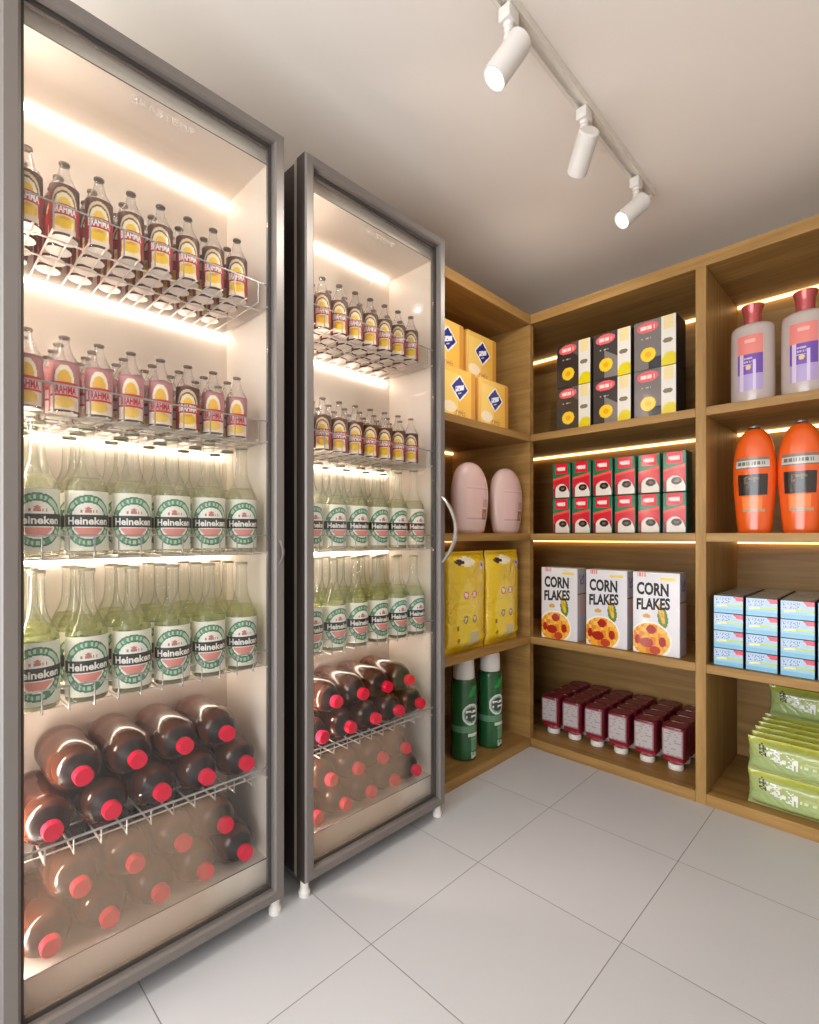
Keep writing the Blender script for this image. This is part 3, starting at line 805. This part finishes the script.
def make_flakes():
    t = thing('cereal_box', (0, 0, 0))
    W, D, H = .178, .082, .329
    bm = bmesh.new(); bx(bm, -W / 2, W / 2, -D / 2, D / 2, 0, H, .0015); finish('carton', bm, M['card_white'], t)
    l = paint_grid('printed_front', flat_pos(-W / 2 + .001, W / 2 - .001, .001, H - .001, -D / 2 - .0006), flakes_print, 60, 110, M['gloss'], t)
    y = -D / 2 - .0013
    text_obj('lettering', 'CORN', .122, .052, on_flat(-.012, .262, y, -.02), M['ink_black'], l, .04)
    text_obj('lettering', 'FLAKES', .128, .048, on_flat(-.010, .202, y, .07), M['ink_black'], l, .04)
    def side(u, v):
        if .78 < v < .93 and .2 < u < .8 and hsh(int(u * 6), int(v * 30)) > .4: return (150, 150, 190)
        if .64 < v < .66: return (170, 130, 60)
        if .35 < v < .62 and .15 < u < .85: return (226, 190, 188)
        return (200, 200, 210)
    paint_grid('printed_side', lambda u, v: (W / 2 + .0006, -D / 2 + .001 + (D - .002) * u, .001 + (H - .002) * v), side, 16, 50, M['gloss'], t)
    return t
fl = make_flakes(); freeze(fl); ufl = []
for x, lab in ((-1.133, 'white corn flakes box at the left end of the row'), (-.914, 'white corn flakes box in the middle of the row'), (-.712, 'white corn flakes box at the end by the upright panel')):
    place(fl, ufl, (x, 2.171, SH[2]), lab, 'cereal box', 'corn flakes boxes on the third shelf')
def ket_print(u, v):
    c = (188, 178, 176)
    if min(u, 1 - u) < .06 or min(v, 1 - v) < .04: return (150, 110, 112)
    if hsh(int(u * 9), int(v * 26)) > .72 and int(v * 26) % 2: return (150, 138, 138)
    return c
def make_ketchup():
    t = thing('ketchup_bottle', (0, 0, 0))
    W, D = .090, .088
    def sec(w, d, z, k=.25, n=7):
        pts = []
        for (sx, sy, a0) in ((1, 1, 0), (-1, 1, PI / 2), (-1, -1, PI), (1, -1, 3 * PI / 2)):
            r = min(w, d) * k
            for j in range(n): 
                a = a0 + PI / 2 * j / (n - 1); pts.append((sx * (w / 2 - r) + r * math.cos(a), sy * (d / 2 - r) + r * math.sin(a), z))
        return pts
    def loft(name, secs, mat):
        bm = bmesh.new(); rr = [[bm.verts.new(p) for p in s] for s in secs]
        for i in range(len(rr) - 1):
            m = len(rr[i])
            for k in range(m): bm.faces.new((rr[i][k], rr[i][(k + 1) % m], rr[i + 1][(k + 1) % m], rr[i + 1][k]))
        bm.faces.new(rr[0]); bm.faces.new(rr[-1]); return finish(name, bm, mat, t, True, 45)
    loft('body', [sec(W * .96, D * .96, .050), sec(W, D, .058), sec(W, D, .172), sec(W * .97, D * .97, .178), sec(W * .86, D * .84, .180), sec(W * .84, D * .82, .1775)], M['ketchup'])
    loft('neck', [sec(.048, .044, .024, .45), sec(.066, .056, .030, .4), sec(W * .96, D * .94, .042), sec(W * .96, D * .94, .0498)], M['ketchup_neck'])
    lathe_obj('cap', [(0, 0), (.0285, 0), (.0300, .003), (.0290, .0235), (0, .0238)], M['white_plastic'], t, 26)
    paint_grid('printed_label', lambda u, v: ((u - .5) * .079, -D / 2 - .0007, .061 + .109 * v), ket_print, 30, 52, M['paper'], t)
    return t
kt = make_ketchup(); freeze(kt); uk = []
KX = [-1.222, -1.113, -1.004, -.896, -.784, -.672]
for i in range(6):
    for r in range(4):
        place(kt, uk, (KX[i], 2.247 + .0895 * r, BOT), f"upside-down ketchup bottle, {ORD[i]} column from left, {ROW4[r]} row, bottom board", 'ketchup bottle', 'ketchup bottles on the bottom board')

# ------------------------------------------------------------------ goods on the back wall, second bay
def lotion_print(u, v):
    if v > .66: return (222, 126, 116) if not (.86 < v < .92 and .3 < u < .7) else (236, 170, 160)
    if .10 < u < .24 or (.62 < u < .72 and v < .55): return (206, 190, 214)
    if .46 < v < .62 and .26 < u < .60 and int(v * 34) % 2 and hsh(int(u * 30), int(v * 34)) > .3: return (190, 170, 200)
    if ell(u, v, .44, .42, .10, .05): return (220, 180, 120)
    if v < .06: return (170, 150, 190)
    if v < .30: return (168, 148, 196)
    return (104, 66, 158)
def make_lotion():
    t = thing('body_lotion_bottle', (0, 0, 0))
    sx, sy = .0690, .050
    lathe_obj('body', [(0, 0), (.9, 0)] + smooth_prof([(.95, .004), (1.0, .030), (1.0, .15), (.985, .255), (.94, .280), (.74, .291), (.5, .2945)], 4) + [(0, .295)], M['pearl'], t, 44, sx, sy)
    pr = smooth_prof([(.0265, .2955), (.0275, .31), (.029, .335), (.0335, .354), (.0355, .362)], 4)
    lathe_obj('cap', [(0, .2953)] + pr + [(.033, .364), (.029, .360), (0, .358)], M['rose_metal'], t, 36)
    paint_grid('printed_label', arc_pos(-.58, .58, .045, .245, lambda z: (sx, sy)), lotion_print, 44, 64, M['gloss'], t)
    return t
lo = make_lotion(); freeze(lo); ulo = []
place(lo, ulo, (-.398, 2.20, SH[0]), 'pearl lotion bottle with flared rose cap beside the upright panel', 'bottle', 'lotion bottles on the top shelf')
place(lo, ulo, (-.245, 2.20, SH[0]), 'pearl lotion bottle with flared rose cap, cut by the picture edge', 'bottle', 'lotion bottles on the top shelf')
EGG2 = [(.0, .0), (.72, .0), (.78, .008), (.88, .08), (.985, .17), (1.0, .215), (.975, .265), (.85, .318), (.60, .357), (.30, .376), (0, .380)]
def orange_print(u, v):
    if .78 < v < .97:
        if v > .93 or v < .80: return (120, 112, 104)
        if .835 < v < .895 and .08 < u < .92 and hsh(int(u * 34), 7) > .35: return (104, 98, 92)
        return (190, 186, 176) if v > .82 else (206, 200, 190)
    if .30 < v < .68 and .08 < u < .94: return (46, 38, 34) if not (abs(u - .5) < .2 and .5 < v < .62 and hsh(int(u * 20), int(v * 26)) > .6) else (110, 90, 60)
    if v < .05 and .2 < u < .9: return (176, 150, 120)
    if v < .28 and .2 < u < .8: return (238, 130, 62)
    return (228, 92, 28)
def make_orange():
    t = thing('shampoo_bottle', (0, 0, 0))
    pr, rf = eggf(EGG2); sx, sy = .0672, .048
    lathe_obj('body', pr, M['orange'], t, 44, sx, sy)
    lathe_obj('top_stud', [(.010, .3785), (.020, .381), (.021, .386), (.012, .391), (0, .392)], M['nub'], t, 20)
    paint_grid('printed_label', arc_pos(-.85, .85, .075, .275, lambda z: (rf(z) * sx, rf(z) * sy)), orange_print, 70, 80, M['gloss'], t)
    return t
og = make_orange(); freeze(og); uo = []
place(og, uo, (-.391, 2.19, SH[1]), 'orange oval shampoo bottle nearer the upright panel', 'bottle', 'orange shampoo bottles on the second shelf')
place(og, uo, (-.2555, 2.19, SH[1]), 'orange oval shampoo bottle cut by the picture edge', 'bottle', 'orange shampoo bottles on the second shelf')
def soap_print(u, v):
    if v > .74 and u > .66 + .5 * (1 - v): return (206, 40, 62)
    if .58 < v < .88 and .06 < u < .60: return (96, 116, 176) if hsh(int(u * 40), int(v * 14)) > .62 else (176, 196, 218)
    if .30 < v < .52 and abs(v - .38 - .1 * math.sin(2.2 * u)) < .055 and u > .10: return (176, 204, 80) if u > .45 else (222, 224, 150)
    if v < .24: return (112, 176, 208)
    return (166, 190, 214) if v > .5 else (142, 190, 210)
def make_soap():
    t = thing('soap_box', (0, 0, 0))
    W, D, H = .0935, .190, .0638
    bm = bmesh.new(); bx(bm, -W / 2, W / 2, -D / 2, D / 2, 0, H, .0012); finish('carton', bm, M['card_navy'], t)
    paint_grid('printed_front', flat_pos(-W / 2 + .0012, W / 2 - .0012, .0012, H - .0012, -D / 2 - .0005), soap_print, 40, 28, M['gloss'], t)
    paint_grid('printed_top', lambda u, v: ((u - .5) * (W - .003), (v - .5) * (D - .003), H + .0004), lambda u, v: (60, 80, 130) if u > .9 else ((150, 176, 110) if .3 < v < .45 else ((196, 150, 160) if .55 < v < .6 and u > .4 else (170, 188, 196))), 12, 16, M['gloss'], t)
    return t
sp = make_soap(); freeze(sp); usp = []
for i in range(4):
    for d in (0, 1):
        for r in range(4):
            w = ['front', 'rear'][d]
            place(sp, usp, (-.459 + .1005 * i, 2.217 + .193 * d, SH[2] + .0645 * r), f"blue and white soap box, {ORD[i]} column from upright panel, {w} stack, {['bottom', 'second', 'third', 'top'][r]} layer", 'soap box', 'soap boxes stacked on the third shelf', () if d == 0 else ('printed_front',))
def pouch_print(u, v):
    x, z = u, v
    q = (z - .60) + (x - .34) * .60
    if .12 < x < .52 and abs(q) < .16 and hsh(int(x * 46), int((q + 1) * 24)) > .45:
        return (236, 238, 230) if x > .20 else (70, 76, 66)
    if .5 < x < .95 and .48 < z < .53 and hsh(int(x * 50), 6) > .5: return (216, 222, 170)
    if z < .10: return (168, 178, 120)
    if z > .90: return (184, 188, 74)
    return (172, 184, 112) if z > .5 else (160, 178, 112)
def make_pouch():
    t = thing('refill_pouch', (0, 0, 0))
    pillow('foil_pouch', .285, .119, .060, pouch_print, M['foil'], t, 50, 26, (150, 162, 50), crimp=.10)
    return t
po = make_pouch(); freeze(po); upo = []
for r in (0, 1):
    for k in range(6):
        place(po, upo, (-.262, 2.155 + .0625 * k, BOT + .1195 * r), f"green foil pouch, {ORD[k]} from the front, {['lower', 'upper'][r]} row of pouches", 'pouch', 'green pouches on the bottom board')
place(po, upo, (-.246, 2.46, BOT + .239), 'green foil pouch lying highest, behind, just under the soap box shelf', 'pouch', 'green pouches on the bottom board')

# ------------------------------------------------------------------ track and spotlights
tr = thing('light_track', (-.670, .6, ZC), 0, 'white ceiling lighting track running parallel to the fridges', 'lighting track')
bm = bmesh.new()
pr = [(-.018, 0), (-.018, -.024), (-.008, -.024), (-.008, -.012), (.008, -.012), (.008, -.024), (.018, -.024), (.018, 0)]
f = bm.faces.new([bm.verts.new((-.670 + x, -.35, ZC - .0005 + z)) for x, z in pr])
ex = bmesh.ops.extrude_face_region(bm, geom=[f]); bmesh.ops.translate(bm, vec=(0, 2.29, 0), verts=[v for v in ex['geom'] if isinstance(v, bmesh.types.BMVert)])
part(finish('track_rail', bm, M['track']), tr)
part(box_obj('end_cap', (-.6885, -.6515, 1.9402, 1.945, ZC - .0250, ZC - .0006), M['track']), tr)
def make_spot(y, d, label, power, sh=(0, 0, 0)):
    t = thing('track_spotlight', (-.670, y, ZC - .0245), 0, label, 'spotlight', 'spotlights on the track')
    rel = lambda o: o
    bm = bmesh.new(); bx(bm, -.016, .016, -.021, .021, -.034, -.0005, .003, 2); finish('adapter', bm, M['spot'], t, True)
    bm = bmesh.new(); lathe(bm, [(0, -.080), (.010, -.080), (.013, -.066), (.009, -.053), (.013, -.047), (.010, -.041), (.014, -.0345), (0, -.0342)], 16); finish('swivel', bm, M['spot'], t, True)
    d = Vector(d).normalized()
    back = Vector((.002, .015 if abs(d.y) < .55 else .02, -.060))
    back = Vector((.006, 0, -.096)) + Vector(sh) - d * .030
    q = d.to_track_quat('Z', 'Y').to_matrix().to_4x4(); mtx = Matrix.Translation(back) @ q
    L = .112
    bm = bmesh.new(); lathe(bm, [(0, 0), (.026, 0), (.0302, .004), (.0302, L), (.0278, L), (.0272, L - .006), (0, L - .006)], 30)
    bmesh.ops.transform(bm, verts=bm.verts, matrix=mtx); h = finish('head', bm, M['spot'], t, True)
    bm = bmesh.new(); lathe(bm, [(0, L - .0056), (.0264, L - .0056), (.0250, L - .0035), (0, L - .0030)], 26)
    bmesh.ops.transform(bm, verts=bm.verts, matrix=mtx); finish('lens', bm, M['lens'], h, True)
    li = bpy.data.lights.new('spot_beam', 'SPOT'); li.energy = power; li.color = (1.0, .94, .86); li.spot_size = math.radians(SPOT_ANGLE); li.spot_blend = .9; li.shadow_soft_size = .006
    lo = bpy.data.objects.new('spot_beam', li); C.objects.link(lo)
    lo.location = Vector(t.location) + back + d * (L + .004); lo.rotation_euler = d.to_track_quat('-Z', 'Y').to_euler()
    return t
SPOT_ANGLE = 110
SP = [(1.016, (-.41, -.40, -.82), 'white track spotlight nearest the camera, lens lit', 20), (1.41, (-.65, .60, -.47), 'white track spotlight in the middle, seen from behind', 12),
      (1.81, (-.46, -.57, -.68), 'white track spotlight by the track end, lens lit', 14)]
for y, d, lab, pw in SP: make_spot(y, d, lab, pw, (.006, .004, -.004) if y < 1.2 else (0, 0, 0))

# ------------------------------------------------------------------ light and camera
w = bpy.data.worlds.new('daylight'); sc.world = w; w.use_nodes = True
w.node_tree.nodes['Background'].inputs[0].default_value = (.93, .96, 1.0, 1); w.node_tree.nodes['Background'].inputs[1].default_value = 6.2
li = bpy.data.lights.new('doorway_portal', 'AREA'); li.shape = 'RECTANGLE'; li.size = 2.3; li.size_y = 2.25; li.cycles.is_portal = True
o = bpy.data.objects.new('doorway_portal', li); C.objects.link(o); o.location = (-.55, YF - .05, 1.12); o.rotation_euler = (PI / 2, 0, 0)
cam = bpy.data.cameras.new('camera'); co = bpy.data.objects.new('camera', cam); C.objects.link(co)
co.location = (0, 0, 1.0); co.rotation_euler = (PI / 2, 0, math.atan2(905 - 409.5, 503.4))
cam.sensor_fit = 'HORIZONTAL'; cam.sensor_width = 36; cam.lens = 36 * 503.4 / 819; cam.shift_y = 23.5 / 819; cam.clip_start = .01
sc.camera = co
vs = sc.view_settings; vs.view_transform = 'Standard'; vs.look = 'None'; vs.gamma = 1; vs.use_curve_mapping = False; vs.exposure = 0.0
cy = sc.cycles
cy.max_bounces = 10; cy.diffuse_bounces = 5; cy.glossy_bounces = 4; cy.transmission_bounces = 6; cy.transparent_max_bounces = 40
cy.caustics_reflective = False; cy.caustics_refractive = False; cy.sample_clamp_indirect = 4
cy.use_denoising = True
